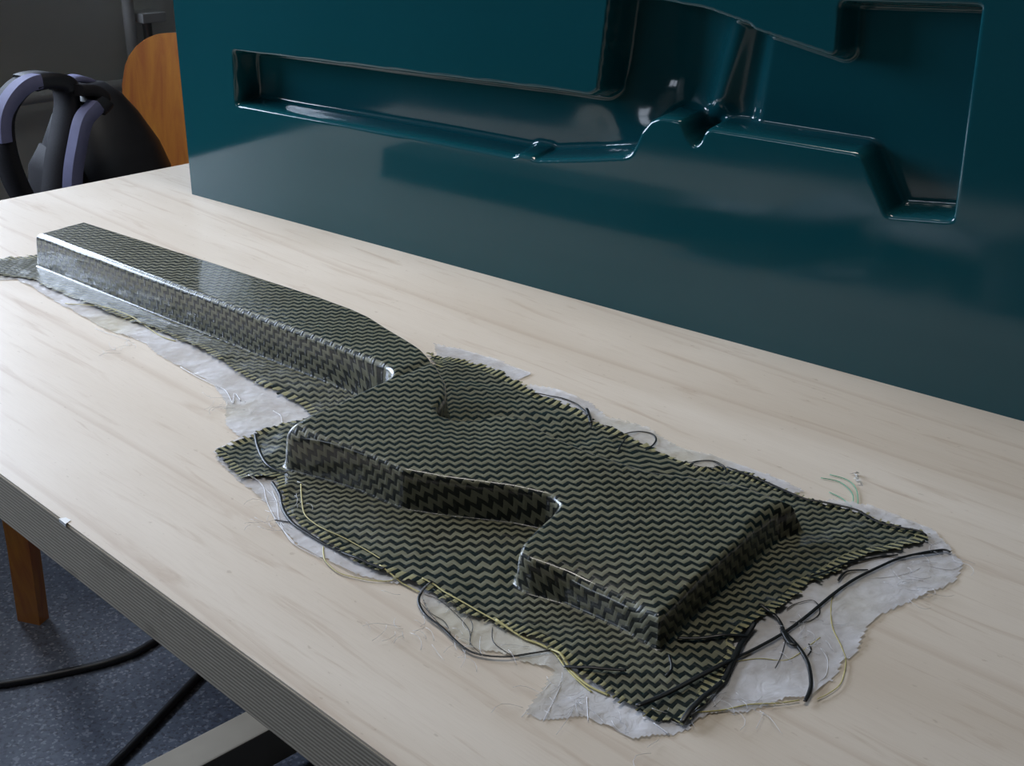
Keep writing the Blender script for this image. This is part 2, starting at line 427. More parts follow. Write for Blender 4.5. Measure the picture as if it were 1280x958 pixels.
# ================================================================== WORKBENCH
bench = empty('workbench', ab(1.426, .302, 0), RZ_A)      # origin under the near corner; local -x runs right along the bench, local -y away from camera
tag(bench, 'workbench with pale birch top and thick plywood edge, carrying the moulding', 'workbench')
LEN, WID, TH = 2.60, 1.05, .038
top = MB(); z0, z1 = TABLE_Z - TH, TABLE_Z
top.box(-LEN, 0, -WID, 0, z0, z1 - .0014, 0, 1).box(-LEN + .0006, -.0006, -WID + .0006, -.0006, z1 - .0014, z1, 0, 0)
top.build('table_top', [MAT['veneer'], MAT['edge']], bench)
# chipped veneer slivers on the near edge
for ax_, ln_ in ((-.170, .018), (-.255, .014), (-.52, .010), (-.60, .012), (-.72, .009)):
    MB().add([(ax_, .0008, z1 + .0003), (ax_ - ln_, .0010, z1 + .0003), (ax_ - ln_ * .8, -.0035, z1 + .0004), (ax_ - ln_ * .2, -.003, z1 + .0004),
              (ax_, .0008, z1 - .002), (ax_ - ln_, .0010, z1 - .002)], [(0, 1, 2, 3), (0, 4, 5, 1)]).build('veneer_chip', MAT['winframe'], bench)
for ax_ in (-.17, -2.4):        # T-shaped trestles: a post on a floor rail
    MB().box(ax_ - .03, ax_ + .03, -.63, -.57, .10, z0, .003).build('post', MAT['timber'], bench)
    MB().box(ax_ - .027, ax_ + .027, -.98, -.12, .04, .10, .003).build('foot_rail', MAT['timber'], bench)
    for by in (-.18, -.93): MB().box(ax_ - .027, ax_ + .027, by - .03, by + .03, 0, .04, .002).build('foot_block', MAT['timber'], bench)
MB().box(-2.4, -.17, -.635, -.605, z0 - .09, z0, .002).build('apron', MAT['timber'], bench)

# ================================================================== TEAL MOULD
ang = math.radians(140.1 - 180)
mould = empty('composite_mould', (-0.36086425, 1.46250398, TABLE_Z), ang)
tag(mould, 'large glossy teal mould block standing on edge with a long shaped cavity', 'mould')
CAV = np.array([[94.5,168.4],[226.0,172.0],[395.3,176.5],[523.1,180.3],[555.0,180.4],[563.1,185.3],[567.6,221.4],[571.8,259.4],[573.1,266.9],[579.3,268.7],[610.2,262.6],[663.0,259.3],[699.8,251.5],[704.2,247.9],[769.5,235.7],[773.6,239.0],[772.4,272.7],[774.7,274.5],[872.6,280.1],[872.7,134.7],[825.3,129.3],[801.3,169.1],[795.4,171.1],[723.0,171.0],[671.3,170.9],[666.3,167.7],[663.7,160.3],[659.1,154.6],[651.9,161.2],[644.9,172.9],[636.1,173.9],[624.7,173.3],[614.9,168.7],[606.7,158.8],[602.1,147.9],[597.2,139.9],[592.5,136.5],[549.8,128.1],[496.8,118.7],[492.3,120.5],[477.7,120.7],[471.8,117.6],[373.7,117.3],[91.4,113.4]])
MW, MH, MT = 1130.0, 430.0, 130.0
RES = 1.6
gx = np.arange(0, MW + .1, RES); gz = np.arange(0, MH + .1, RES)
X, Zz = np.meshgrid(gx, gz)
cav = chaikin(CAV, 2, 5.0)
sel = (X > 60) & (X < 900) & (Zz > 85) & (Zz < 300)
dist = np.full(X.shape, -50.0); dist[sel] = sdf(cav, X[sel], Zz[sel])
def sstep(a, b, x):
    if a > b: return 1 - sstep(b, a, x)
    u = np.clip((x - a) / (b - a), 0, 1); return u * u * (3 - 2 * u)
floorD = 30 - 6 * sstep(690, 704, X + (Zz - 180) * -.10) * 1.0
grip = np.exp(-((X - 610 - (Zz - 150) * .02) / 34) ** 2) * sstep(150, 200, Zz)
floorD += 16 * grip
ridge = np.exp(-((X - 662 - (Zz - 180) * .25) / 13) ** 2) * sstep(152, 190, Zz)
floorD -= 9 * ridge
well = np.exp(-((X - 662) / 10) ** 2 - ((Zz - 163) / 12) ** 2); floorD += 8 * well
bowl = np.exp(-((X - 560) / 34) ** 2 - ((Zz - 172) / 20) ** 2); floorD -= 2 * bowl
floorD -= 4 * sstep(540, 600, X) * (1 - sstep(600, 640, X)) * (1 - sstep(135, 170, Zz))
WI, RI, RO = 2.2, 5.0, 1.1
dd = dist
dep = np.zeros_like(dd)
h = floorD
m1 = (dd > -RO) & (dd <= 0); dep[m1] = RO - np.sqrt(np.maximum(RO ** 2 - (dd[m1] + RO) ** 2, 0))
m2 = (dd > 0) & (dd <= WI); dep[m2] = RO + (h[m2] - RI - RO) * (dd[m2] / WI)
m3 = (dd > WI) & (dd <= WI + RI); u3 = dd[m3] - WI
dep[m3] = h[m3] - RI + np.sqrt(np.maximum(RI ** 2 - (RI - u3) ** 2, 0))
m4 = dd > WI + RI; dep[m4] = h[m4]
sm = blur(dep, 1, 1)
dep = np.where(dd > -2, .5 * dep + .5 * sm, dep)
ny, nx = X.shape
front = sheet('cavity_face', X, dep, Zz, np.ones((ny - 1, nx - 1), bool), MAT['gel'], mould)
bk = MB(); X1 = gx[-1] / 1000; Z1 = gz[-1] / 1000; T1 = MT / 1000
bk.add([(0, 0, 0), (X1, 0, 0), (X1, 0, Z1), (0, 0, Z1), (0, T1, 0), (X1, T1, 0), (X1, T1, Z1), (0, T1, Z1)],
       [(4, 5, 6, 7), (0, 4, 7, 3), (1, 2, 6, 5), (3, 7, 6, 2), (0, 1, 5, 4)])
bk.build('block_body', MAT['gel'], mould)

# ================================================================== CARBON / ARAMID MOULDING
SX = np.array([0.74590278, -0.66605483])
shell = empty('fibre_moulding', (-0.45168542, 1.20324268, TABLE_Z), math.atan2(SX[1], SX[0]))
tag(shell, 'half shell stock moulding of black and yellow woven cloth with untrimmed frayed flange', 'moulding')
BODY = np.array([[0.7,0.7],[0.1,57.2],[120.8,61.5],[234.4,64.8],[336.1,67.7],[377.0,66.1],[401.3,63.0],[429.6,55.3],[478.9,42.9],[505.7,31.3],[532.2,15.1],[547.6,0.1],[554.3,-13.2],[555.9,-18.5],[564.1,-23.7],[574.6,-19.5],[583.5,-8.3],[588.5,4.5],[607.4,13.4],[642.1,10.5],[672.6,10.9],[707.7,16.6],[727.7,28.3],[762.6,43.2],[791.4,42.1],[803.6,40.6],[798.2,22.0],[802.1,-32.3],[806.8,-82.6],[811.8,-116.8],[789.9,-114.6],[773.0,-114.3],[747.0,-115.1],[724.0,-121.1],[714.6,-119.8],[708.9,-110.5],[704.7,-95.9],[700.2,-73.6],[696.1,-62.7],[687.6,-59.2],[665.0,-67.4],[627.0,-88.5],[602.8,-99.6],[569.7,-101],[545,-105],[527,-109.5],[512,-113],[504,-112],[500.5,-104],[501,-90],[503.4,-66.3],[500.8,-40.6],[498.5,-22],[494.5,-8],[486,-2.6],[447.8,-0.8],[396.7,-0.2],[204.4,-0.1]]); FLANGE = np.array([[-25.5,11.7],[-42.2,-13.2],[-51.3,-41.0],[-7.1,-64.2],[2.1,-37.6],[36.4,-24.2],[70.4,-26.5],[160.5,-27.2],[239.8,-23.4],[312.5,-26.9],[372.9,-36.9],[437.0,-41.6],[454.3,-47.7],[462.1,-52.1],[453.5,-65.4],[451.4,-94.8],[454.6,-131.1],[499.2,-142.5],[512.1,-126.3],[534.6,-138.4],[557.2,-153.0],[563.0,-154.0],[597.5,-159.7],[633.2,-162.2],[661.1,-159.1],[679.1,-157.1],[696.3,-158.8],[713.0,-160.4],[728.0,-156.7],[751.2,-154.8],[766.9,-153.0],[784.7,-158.9],[802.3,-162.4],[816.7,-164.9],[844.0,-167.1],[855.7,-158.1],[854.9,-142.8],[850.4,-116.3],[843.9,-96.1],[837.2,-87.1],[836.0,-62.1],[838.8,-36.2],[836.7,-13.6],[839.7,-2.4],[843.7,31.7],[855.2,53.4],[864.9,75.9],[859.3,87.6],[843.8,83.5],[819.4,84.2],[795.6,78.5],[781.7,76.7],[751.4,79.6],[723.4,80.3],[712.8,65.4],[692.0,66.4],[657.4,71.2],[632.4,75.6],[610.3,78.1],[587.4,86.4],[555.3,87.7],[521.4,95.1],[487.4,101.1],[456.3,94.0],[435.6,89.6],[460,75],[400,78],[300,76],[150,72],[10,66],[0,62]])
RS, RT = .9, .5
gs = np.arange(-62, 880, RS); gt = np.arange(-182, 112, RT)
S, Tt = np.meshgrid(gs, gt)
body = chaikin(BODY, 2, 7.0); flg = chaikin(FLANGE, 1, 7.0)
dB = sdf_grid(body, gs, gt, S, Tt, 13.0); dF = sdf_grid(flg, gs, gt, S, Tt, 5.0)
hs = np.interp(S, [-60, 470, 500, 530, 575, 625, 690, 740, 800], [32, 32, 31, 28.5, 26.5, 24.5, 22, 19.5, 19.5])
crown = 1 - np.exp(-np.maximum(dB, 0) / 14)
top_z = hs + .9 * crown * np.clip((S - 480) / 60, 0, 1) * np.clip((760 - S) / 60, 0, 1)
# soft crease where the fore-end runs into the grip, stronger on the far side
cr = np.exp(-((S - (502 - (Tt - 5) * .10)) / 4.0) ** 2) * sstep(-25, 15, Tt)
top_z = top_z - 1.8 * cr
# thumb rest hollow next to the notch
top_z = top_z - 2.0 * np.exp(-(((S - 588) / 30) ** 2 + ((Tt + 18) / 22) ** 2))
top_z = top_z - 6.0 * np.exp(-np.maximum(dB, 0) / 14) * sstep(-66, -92, Tt) * sstep(722, 765, S) * (1 - .6 * sstep(785, 808, S))
top_z = top_z + .25 * noise2(S, Tt, 35, 3)
RF = np.full(S.shape, 3.4)
RF += 9.5 * np.exp(-(((S - 506) / 20) ** 2 + ((Tt + 110) / 20) ** 2))
RF += 2.2 * ((S < 480) & (Tt < 30))
RF += 3.5 * np.exp(-(((S - 494) / 16) ** 2 + ((Tt + 14) / 14) ** 2))
RF += 5.0 * sstep(600, 640, S) * sstep(-20, 0, Tt)
RF += 1.5 * sstep(725, 770, S) * sstep(-80, -100, Tt) * (1 - sstep(795, 806, S))
RF = blur(RF, 5, 2)
W0 = 2.0 + 1.5 * sstep(600, 640, S) * sstep(-20, 0, Tt); R0 = 2.0
prof = np.zeros_like(dB)
k = (dB > -R0) & (dB <= 0); prof[k] = R0 - np.sqrt(np.maximum(R0 ** 2 - (dB[k] + R0) ** 2, 0))
k = (dB > 0) & (dB <= W0); prof[k] = R0 + (top_z[k] - RF[k] - R0) * dB[k] / W0[k]
k = (dB > W0) & (dB <= W0 + RF); uu = dB[k] - W0[k]; prof[k] = top_z[k] - RF[k] + np.sqrt(np.maximum(RF[k] ** 2 - (RF[k] - uu) ** 2, 0))
k = dB > W0 + RF; prof[k] = top_z[k]
# flange lies on the bench with slight waves
wave = (.9 * noise2(S, Tt, 26, 11) + .5 * noise2(S, Tt, 11, 12) + 1.0) * sstep(0, 18, -dB)
base = 1.2 + np.where(dB < 0, wave, 0)
base += 1.6 * np.exp(-np.maximum(dF, 0) / 5.0) * (.5 + .5 * noise2(S, Tt, 14, 5)) * sstep(4, 16, -dB)
base = np.maximum(base, .9)
Z = base + prof
# cloth coordinates: arc length down the walls so the weave is not stretched
AXL = [((22, 30), (430, 32)), ((430, 32), (500, -15)), ((500, -15), (540, -48)), ((540, -48), (640, -42)), ((640, -42), (775, -42)), ((772, -74), (772, 8))]
best = np.full(S.shape, 1e9); ns = np.zeros_like(S); nt = np.zeros_like(S)
for (s0, t0), (s1, t1) in AXL:
    L2 = (s1 - s0) ** 2 + (t1 - t0) ** 2
    q = np.clip(((S - s0) * (s1 - s0) + (Tt - t0) * (t1 - t0)) / L2, 0, 1)
    es, et = S - (s0 + q * (s1 - s0)), Tt - (t0 + q * (t1 - t0)); dl = np.sqrt(es ** 2 + et ** 2)
    k = dl < best; best[k] = dl[k]; ns[k] = es[k]; nt[k] = et[k]
gl = best + 1.0; ns = blur(ns / gl, 24, 2); nt = blur(nt / gl, 24, 2)
drop = np.clip(top_z - prof, 0, 40)
U = S + ns * drop; V = Tt + nt * drop
# frayed edge: every tow is cut at its own length
TOW = 2.7
hsh = lambda q, sd: np.random.default_rng(sd).uniform(-1, 1, 4096)[(np.floor(q / TOW).astype(int)) % 4096]
gfy, gfx = np.gradient(blur(dF, 5, 2), RT, RS)
across = np.abs(gfy) > np.abs(gfx)               # edge runs along s: tows along t stick out
fray_zone = 5.0 + 3.0 * noise2(S, Tt, 30, 21)
fray = np.where((dF < fray_zone) & (dB < -5), np.where(across, 1.0, 2.0), 0.0)
jit = np.where(across, hsh(U, 31), hsh(V, 32)) * 1.9 + .6
par = np.where(across, np.floor(U / TOW), np.floor(V / TOW)).astype(int) % 2
jit += np.where(par == 0, 0.5, -.5)
keepv = dF + jit > 0
keep = keepv[:-1, :-1] & keepv[1:, :-1] & keepv[:-1, 1:] & keepv[1:, 1:]
inner = dB[:-1, :-1] > -4.5
ob = sheet('moulded_body', S, Tt, Z, keep & inner, MAT['weave'], shell, (U, V), fray)
of = sheet('flange', S, Tt, Z, keep & ~inner, MAT['weave'], shell, (U, V), fray)
of['label'] = 'ragged flat woven flange around the moulding'
# cured resin film skirts
FILM = {"fore":[[-1.1,-59.8],[22.2,-33.0],[55.1,-35.2],[94.1,-40.7],[154.8,-45.7],[195.2,-49.5],[242.8,-45.0],[280.9,-54.4],[317.0,-56.4],[356.9,-60.0],[393.8,-76.3],[420.4,-98.5],[446.8,-104.0],[462.3,-85.0],[468.0,-53.7],[433.9,-28.5],[338.9,-20.8],[217.7,-11.2],[89.8,-8.3],[14.9,-8.5],[-27.0,-46.0]],"ear":[[440.6,-78.2],[449.1,-128.6],[467.2,-138.1],[500.3,-145.2],[534.7,-151.9],[559.5,-163.7],[589.2,-172.0],[611.1,-171.5],[634.4,-172.9],[650.9,-168.9],[664.3,-162.3],[680.2,-160.2],[687.1,-157.7],[706.9,-140.0],[639.7,-136.6],[575.4,-129.4],[509.9,-100.0],[480.1,-60.5]],"toe":[[677.6,-155.7],[683.8,-163.8],[697.5,-171.6],[717.2,-176.3],[736.2,-180.9],[747.9,-176.4],[759.9,-168.6],[763.5,-172.0],[782.3,-165.3],[794.0,-204.1],[803.9,-201.0],[818.6,-184.6],[844.6,-183.7],[855.6,-169.1],[859.9,-159.0],[859.0,-144.4],[873.5,-129.8],[882.7,-109.0],[891.3,-98.0],[891.7,-78.4],[887.3,-61.5],[889.4,-53.0],[881.7,-25.8],[883.6,-1.5],[891.3,25.7],[897.1,47.5],[891.1,72.2],[880.0,80.4],[860.5,97.2],[837.4,96.4],[817.4,96.4],[795.6,89.5],[789.2,61.5],[821.1,-10.1],[829.4,-87.4],[834.8,-138.0],[798.8,-143.2],[762.3,-137.5],[716.2,-137.1]],"rear":[[421.0,109.2],[448.8,117.7],[482.7,118.6],[509.8,116.6],[524.3,116.8],[521.8,93.8],[552.2,104.7],[585.2,106.6],[615.1,92.1],[638.6,98.7],[680.5,87.9],[710.4,91.7],[746.8,93.0],[779.4,87.9],[766.1,61.8],[723.9,53.0],[661.0,50.8],[596.5,61.0],[505.8,75.4],[461.3,77.6]]}
for key, P in FILM.items():
    P = chaikin(P, 1); lo = P.min(0) - 3; hi = P.max(0) + 3
    fs, ft = np.meshgrid(np.arange(lo[0], hi[0], 1.5), np.arange(lo[1], hi[1], 1.5))
    d = sdf(P, fs, ft) + .8 * noise2(fs, ft, 7, 44)
    zz = .25 + .35 * (noise2(fs, ft, 9, 51) + 1) + .25 * (noise2(fs, ft, 4, 52) + 1) + 1.0 * np.exp(-np.maximum(d, 0) / 3) * (noise2(fs, ft, 13, 53) > .2)
    inb = np.zeros(fs.shape, bool)
    si = np.clip(((fs - gs[0]) / RS).astype(int), 0, len(gs) - 1); ti = np.clip(((ft - gt[0]) / RT).astype(int), 0, len(gt) - 1)
    under = dF[ti, si] > 2.5; zz = np.where(under, np.minimum(zz, .7), zz)
    kv = d > 0; kq = kv[:-1, :-1] & kv[1:, :-1] & kv[:-1, 1:] & kv[1:, 1:]
    deep = dB[ti, si] > 4; kq &= ~deep[:-1, :-1]
    o = sheet('resin_film', fs, ft, zz, kq, MAT['film'], shell); o['label'] = 'clear crinkled resin film showing beyond the flange'
# loose tows, aramid strands and fibre wisps
wisps = MB()
def surf_z(s, t):
    return float(Z[int(np.clip((t - gt[0]) / RT, 0, len(gt) - 1)), int(np.clip((s - gs[0]) / RS, 0, len(gs) - 1))]) if True else 0
for kind, r, P, z in [["k",0.9,[[549.7,82.8],[554.6,88.4],[569.2,94.1],[583.7,93.7],[594.2,89.5],[604.0,83.7],[613.6,75.3],[619.7,66.8]],4.0],["k",1.6,[[596.2,91.3],[605.7,82.4],[615.8,71.7]],4.0],["k",0.6,[[622.0,66.2],[624.4,71.6],[629.9,75.9],[638.3,76.3],[645.7,73.8],[653.3,56.8],[657.0,49.8]],4.0],["k",0.8,[[639.7,60.4],[642.4,68.2],[645.4,84.3],[652.6,89.1],[658.7,88.1],[664.3,82.4],[668.5,70.4],[670.5,61.9]],4.0],["k",0.6,[[700.1,63.4],[701.5,71.5],[704.5,77.2],[711.2,82.1],[720.8,79.4]],4.0],["k",0.5,[[703.4,61.5],[709.8,69.6],[720.7,75.9]],4.0],["k",0.6,[[701.4,67.1],[705.5,78.5],[712.0,83.1],[720.1,80.8],[727.6,73.0]],4.0],["k",1.3,[[724.8,78.0],[753.3,76.2],[783.5,73.3],[794.5,76.3],[805.2,79.6],[816.4,81.8],[825.5,79.8],[834.6,77.9],[845.6,79.4],[855.8,82.2],[862.6,82.0]],4.0],["k",1.3,[[837.6,-143.9],[840.6,-133.0],[842.7,-117.8],[845.3,-100.0],[849.1,-80.5],[851.9,-61.5],[852.8,-41.7],[852.6,-22.1],[852.6,-5.8],[853.9,12.2],[857.3,30.5],[861.5,47.7],[868.8,63.2],[876.4,74.6],[880.9,74.9]],5.0],["k",1.0,[[860.8,49.2],[867.0,59.3],[877.1,73.0]],5.0],["k",2.0,[[833.5,-165.4],[838.3,-145.1],[843.6,-116.5],[846.1,-101.2]],6.0],["k",1.3,[[848.5,-58.8],[857.7,-63.6],[866.2,-68.8],[874.2,-75.7],[880.6,-83.8],[886.0,-92.4],[888.8,-99.6],[890.3,-105.6]],4.0],["k",1.8,[[850.6,-60.7],[859.3,-67.7],[862.3,-66.8]],4.0],["k",1.0,[[834.6,-7.1],[839.4,8.0],[843.4,24.8],[850.5,40.0],[859.3,52.4]],4.0],["k",2.0,[[837.0,-66.6],[840.4,-82.9],[847.0,-103.8],[851.8,-118.7],[853.3,-135.9],[854.5,-149.7],[856.0,-159.9]],4.0],["k",1.0,[[680.9,-151.0],[681.0,-157.9],[684.4,-165.2],[691.2,-170.9],[701.1,-175.1],[714.7,-177.4],[725.1,-180.5],[734.5,-182.8],[741.9,-183.1],[748.5,-180.8],[754.0,-177.3],[758.7,-173.0],[764.6,-164.2],[770.4,-155.2]],4.0],["k",0.3,[[685.0,-162.9],[698.7,-170.8],[711.5,-172.3],[725.9,-181.4]],4.0],["k",0.25,[[684.2,-160.2],[696.8,-159.2],[723.7,-167.7],[735.8,-178.6]],4.0],["k",0.3,[[687.6,-167.4],[708.5,-174.9],[737.0,-183.6]],4.0],["k",0.3,[[733.6,-158.9],[743.5,-168.7],[759.0,-171.4]],4.0],["k",0.25,[[685.5,-155.6],[711.8,-159.1],[724.1,-164.2],[734.3,-176.9],[746.8,-180.8]],4.0],["k",1.3,[[516.4,-131.9],[533.4,-139.5],[550.6,-150.6],[567.4,-157.5],[584.3,-160.0],[599.3,-161.2],[614.9,-161.2],[628.2,-161.5],[640.4,-161.0],[651.6,-159.8]],3.0],["k",0.8,[[556.8,-162.3],[561.4,-160.3],[567.7,-156.7]],4.0],["k",1.2,[[451.7,-94.8],[470.6,-107.1],[492.1,-118.2],[505.6,-120.8],[515.9,-118.8]],5.0],["k",1.6,[[784.8,-161.3],[793.5,-158.4],[803.0,-152.1],[811.9,-145.1]],5.0],["k",1.6,[[813.6,-103.5],[822.9,-96.3],[831.3,-87.8],[840.5,-77.8]],5.0],["k",0.8,[[828.9,-134.8],[826.8,-127.0],[818.5,-117.9]],5.0],["k",0.4,[[841.0,-40.4],[841.6,-32.0],[847.4,-22.8],[855.9,-31.1],[855.5,-43.1],[848.3,-49.5]],5.0],["k",1.2,[[829.3,-48.8],[842.8,-52.4],[851.2,-60.2]],4.0],["k",0.3,[[864.7,-90.8],[861.5,-79.8],[856.1,-66.6]],2.0],["k",0.5,[[871.5,-70.8],[870.2,-64.9],[866.5,-60.9]],2.0],["k",0.9,[[847.2,4.2],[846.2,16.2],[854.3,25.7]],4.0],["y",0.7,[[533.7,-122.4],[549.7,-135.2],[566.0,-146.5],[580.2,-150.6],[592.8,-151.6],[607.3,-150.5],[620.4,-150.5],[632.2,-151.5],[639.6,-152.4]],3.5],["y",0.7,[[602.5,-163.1],[609.1,-168.7],[616.6,-173.3],[629.7,-176.3],[640.1,-174.2],[651.5,-169.4],[658.2,-164.1],[662.1,-158.2]],2.0],["y",0.9,[[645.8,-158.3],[662.0,-160.0],[671.5,-160.4],[680.2,-160.2]],2.0],["y",0.9,[[673.9,-152.0],[683.8,-151.9],[695.3,-153.8],[715.0,-154.6],[734.0,-155.4],[751.6,-155.3],[763.9,-153.5],[773.8,-155.2],[783.4,-159.8],[794.4,-164.2],[808.1,-168.0]],4.0],["y",1.3,[[732.2,-154.6],[751.6,-156.0],[761.9,-154.4],[771.5,-154.4],[780.1,-156.7],[790.8,-161.8],[804.6,-165.3],[816.4,-164.6]],3.0],["y",0.55,[[850.7,-7.6],[858.9,-24.5],[868.4,-39.2],[879.9,-51.0],[888.2,-61.4],[895.3,-78.9],[895.2,-90.5],[893.2,-98.7]],1.2],["y",0.8,[[855.5,-146.5],[864.2,-136.3],[870.6,-125.2],[880.9,-114.4],[887.3,-105.6]],1.2],["y",0.5,[[846.5,-98.6],[854.3,-88.2],[865.3,-80.1],[867.1,-62.5],[867.6,-51.1]],1.2],["y",0.9,[[114.5,-37.9],[148.6,-24.5],[181.0,-20.6],[206.1,-22.5],[243.3,-28.2],[261.9,-26.6]],2.5],["w",0.6,[[524.9,-138.8],[540.4,-147.3],[559.0,-160.5],[576.7,-169.2],[590.3,-172.8],[612.2,-172.4]],1.5],["w",0.6,[[498.6,-137.1],[513.6,-137.7],[534.6,-150.5],[559.3,-162.5],[575.7,-168.2],[587.1,-171.9]],1.5],["w",0.4,[[506.4,-136.0],[533.6,-143.7],[544.9,-146.8]],2.0],["w",0.3,[[472.4,-58.5],[468.1,-66.3],[472.3,-78.8]],2.0],["w",0.8,[[310.5,-56.3],[333.6,-58.9],[357.5,-60.3],[374.1,-61.2],[396.7,-71.6],[382.7,-59.7],[397.2,-65.1]],2.0],["w",0.4,[[186.9,-53.6],[204.9,-53.1],[233.4,-50.4]],2.0],["w",0.6,[[428.9,-60.5],[439.8,-62.4],[450.4,-69.9]],2.0],["w",0.4,[[794.9,-205.2],[790.9,-188.0],[786.2,-167.3],[790.8,-169.5],[800.8,-191.2],[804.6,-200.9]],2.0],["w",0.6,[[808.5,-172.3],[820.7,-186.5]],2.0],["w",0.8,[[844.8,-167.0],[855.2,-169.0]],2.0],["w",0.4,[[855.5,-154.1],[855.3,-138.7],[850.8,-113.4],[848.5,-101.8]],2.0],["w",0.3,[[858.5,-148.4],[858.1,-129.8],[850.2,-107.1]],2.0],["w",0.3,[[855.0,-148.4],[853.0,-124.7],[846.8,-96.4]],2.0],["w",0.4,[[872.3,-59.4],[880.6,-66.3],[886.5,-78.2],[886.8,-84.6]],2.0],["w",0.4,[[877.4,-125.3],[884.0,-126.5]],2.0],["w",0.3,[[853.3,14.0],[869.5,32.7],[876.2,56.3],[869.1,63.4]],2.0],["w",0.3,[[867.0,52.5],[886.9,57.0],[891.8,68.0]],2.0],["w",0.3,[[866.2,21.2],[884.3,24.8],[891.3,43.7]],2.0]]:
    pts = []
    n = len(P)
    for q, p in enumerate(spline(P, 6)):
        onfl = dF[int(np.clip((p[1] - gt[0]) / RT, 0, len(gt) - 1)), int(np.clip((p[0] - gs[0]) / RS, 0, len(gs) - 1))] > 0
        zz = (surf_z(*p) if onfl else .6) + r * .7 + (.6 if kind == 'k' else .1)
        pts.append((p[0] / 1000, p[1] / 1000, min(zz, 9) / 1000))
    zs = np.array([p[2] for p in pts]); zs = np.convolve(np.pad(zs, 3, mode='edge'), np.ones(7) / 7, 'valid')
    pts = [(p[0], p[1], float(zq)) for p, zq in zip(pts, zs)]
    if kind == 'w': wisps.tube(pts, r * .42 / 1000, 5)
    elif kind == 'k':
        N = len(pts); rad = [r * .85 / 1000 * (.75 + .25 * math.sin(math.pi * min(1, 4 * min(q, N - 1 - q) / N + .2) / 1.6)) for q in range(N)]
        MB().tube(pts, rad, 6, True, .4).build('loose_tow', MAT['carbon'], shell, True)
    else: MB().tube(pts, r * .62 / 1000, 6, True, .5).build('aramid_strand', MAT['aramid'], shell, True)
for _ in range(150):      # fine glassy hairs scattered over the resin skirt at the butt
    cx, cy = random.choice([(735, -178), (700, -190), (870, -130), (865, -60), (885, 30), (880, 70), (845, -175), (800, -186), (560, -165), (545, -140), (240, -62), (400, -75)])
    cx += random.gauss(0, 9); cy += random.gauss(0, 9); a0 = random.uniform(0, 6.28); L = random.uniform(6, 26); cv = random.uniform(-.05, .05)
    p = []; 
    for q in range(6):
        p.append((cx / 1000, cy / 1000, .0019 + .0006 * math.sin(q + a0))); cx += math.cos(a0) * L / 6; cy += math.sin(a0) * L / 6; a0 += cv * L / 2
    wisps.tube(p, .00011, 4)
o = wisps.build('fibre_wisps', MAT['fibre'], shell, True); o['kind'] = 'stuff'; o['label'] = 'fine white glassy fibre hairs on the resin film'
# ------ small scrap of film with green threads beyond the far edge
scrap = empty('film_scrap', (0, 0, 0))
tag(scrap, 'tiny white plastic scrap with green threads lying behind the butt of the moulding', 'scrap')
scrap.matrix_world = Matrix.Translation(Vector((-0.45168542, 1.20324268, TABLE_Z))) @ Matrix.Rotation(math.atan2(SX[1], SX[0]), 4, 'Z')
m = MB()
for q in range(7):
    cx, cy = 790 + 1.3 * q + random.gauss(0, 1.5), 131 - 2.2 * q + random.gauss(0, 1.5); tri = []
    for h in range(3): tri.append(((cx + random.uniform(-3.2, 3.2)) / 1000, (cy + random.uniform(-3.2, 3.2)) / 1000, random.uniform(.4, 3.4) / 1000))
    m.add(tri, [(0, 1, 2)])
m.build('crumpled_film', MAT['winframe'], scrap)
for P in ([(778, 118), (790, 119), (800, 112), (808, 100), (812, 92)], [(776, 110), (788, 113), (801, 105), (808, 94)], [(790, 96), (800, 94), (810, 88)]):
    MB().tube([(p[0] / 1000, p[1] / 1000, .0009) for p in spline(P, 5)], .0003, 5).build('green_thread', MAT['green'], scrap, True)

# ================================================================== BACKGROUND
# heating pipes on the window wall
hp = empty('heating_pipe', wallroot_loc, RZ_A); tag(hp, 'cream heating riser with branch pipe along the grey wall', 'pipe')
MB().tube([(-.045, -1.462, .0), (-.045, -1.462, 1.0)], .0125, 12).build('riser', MAT['pipe'], hp, True, 50)
MB().tube([(-.045, 2.6, .645), (-.045, -1.45, .648), (-.045, -2.6, .648)], .0125, 12).build('branch', MAT['pipe'], hp, True, 50)
MB().box(-.075, 0, -1.535, -1.478, .775, .795, .002).build('bracket', MAT['pipe'], hp)
MB().tube([(-.05, -1.50, .70), (-.05, -1.50, .775)], .010, 10).build('valve_stem', MAT['steel'], hp, True, 50)

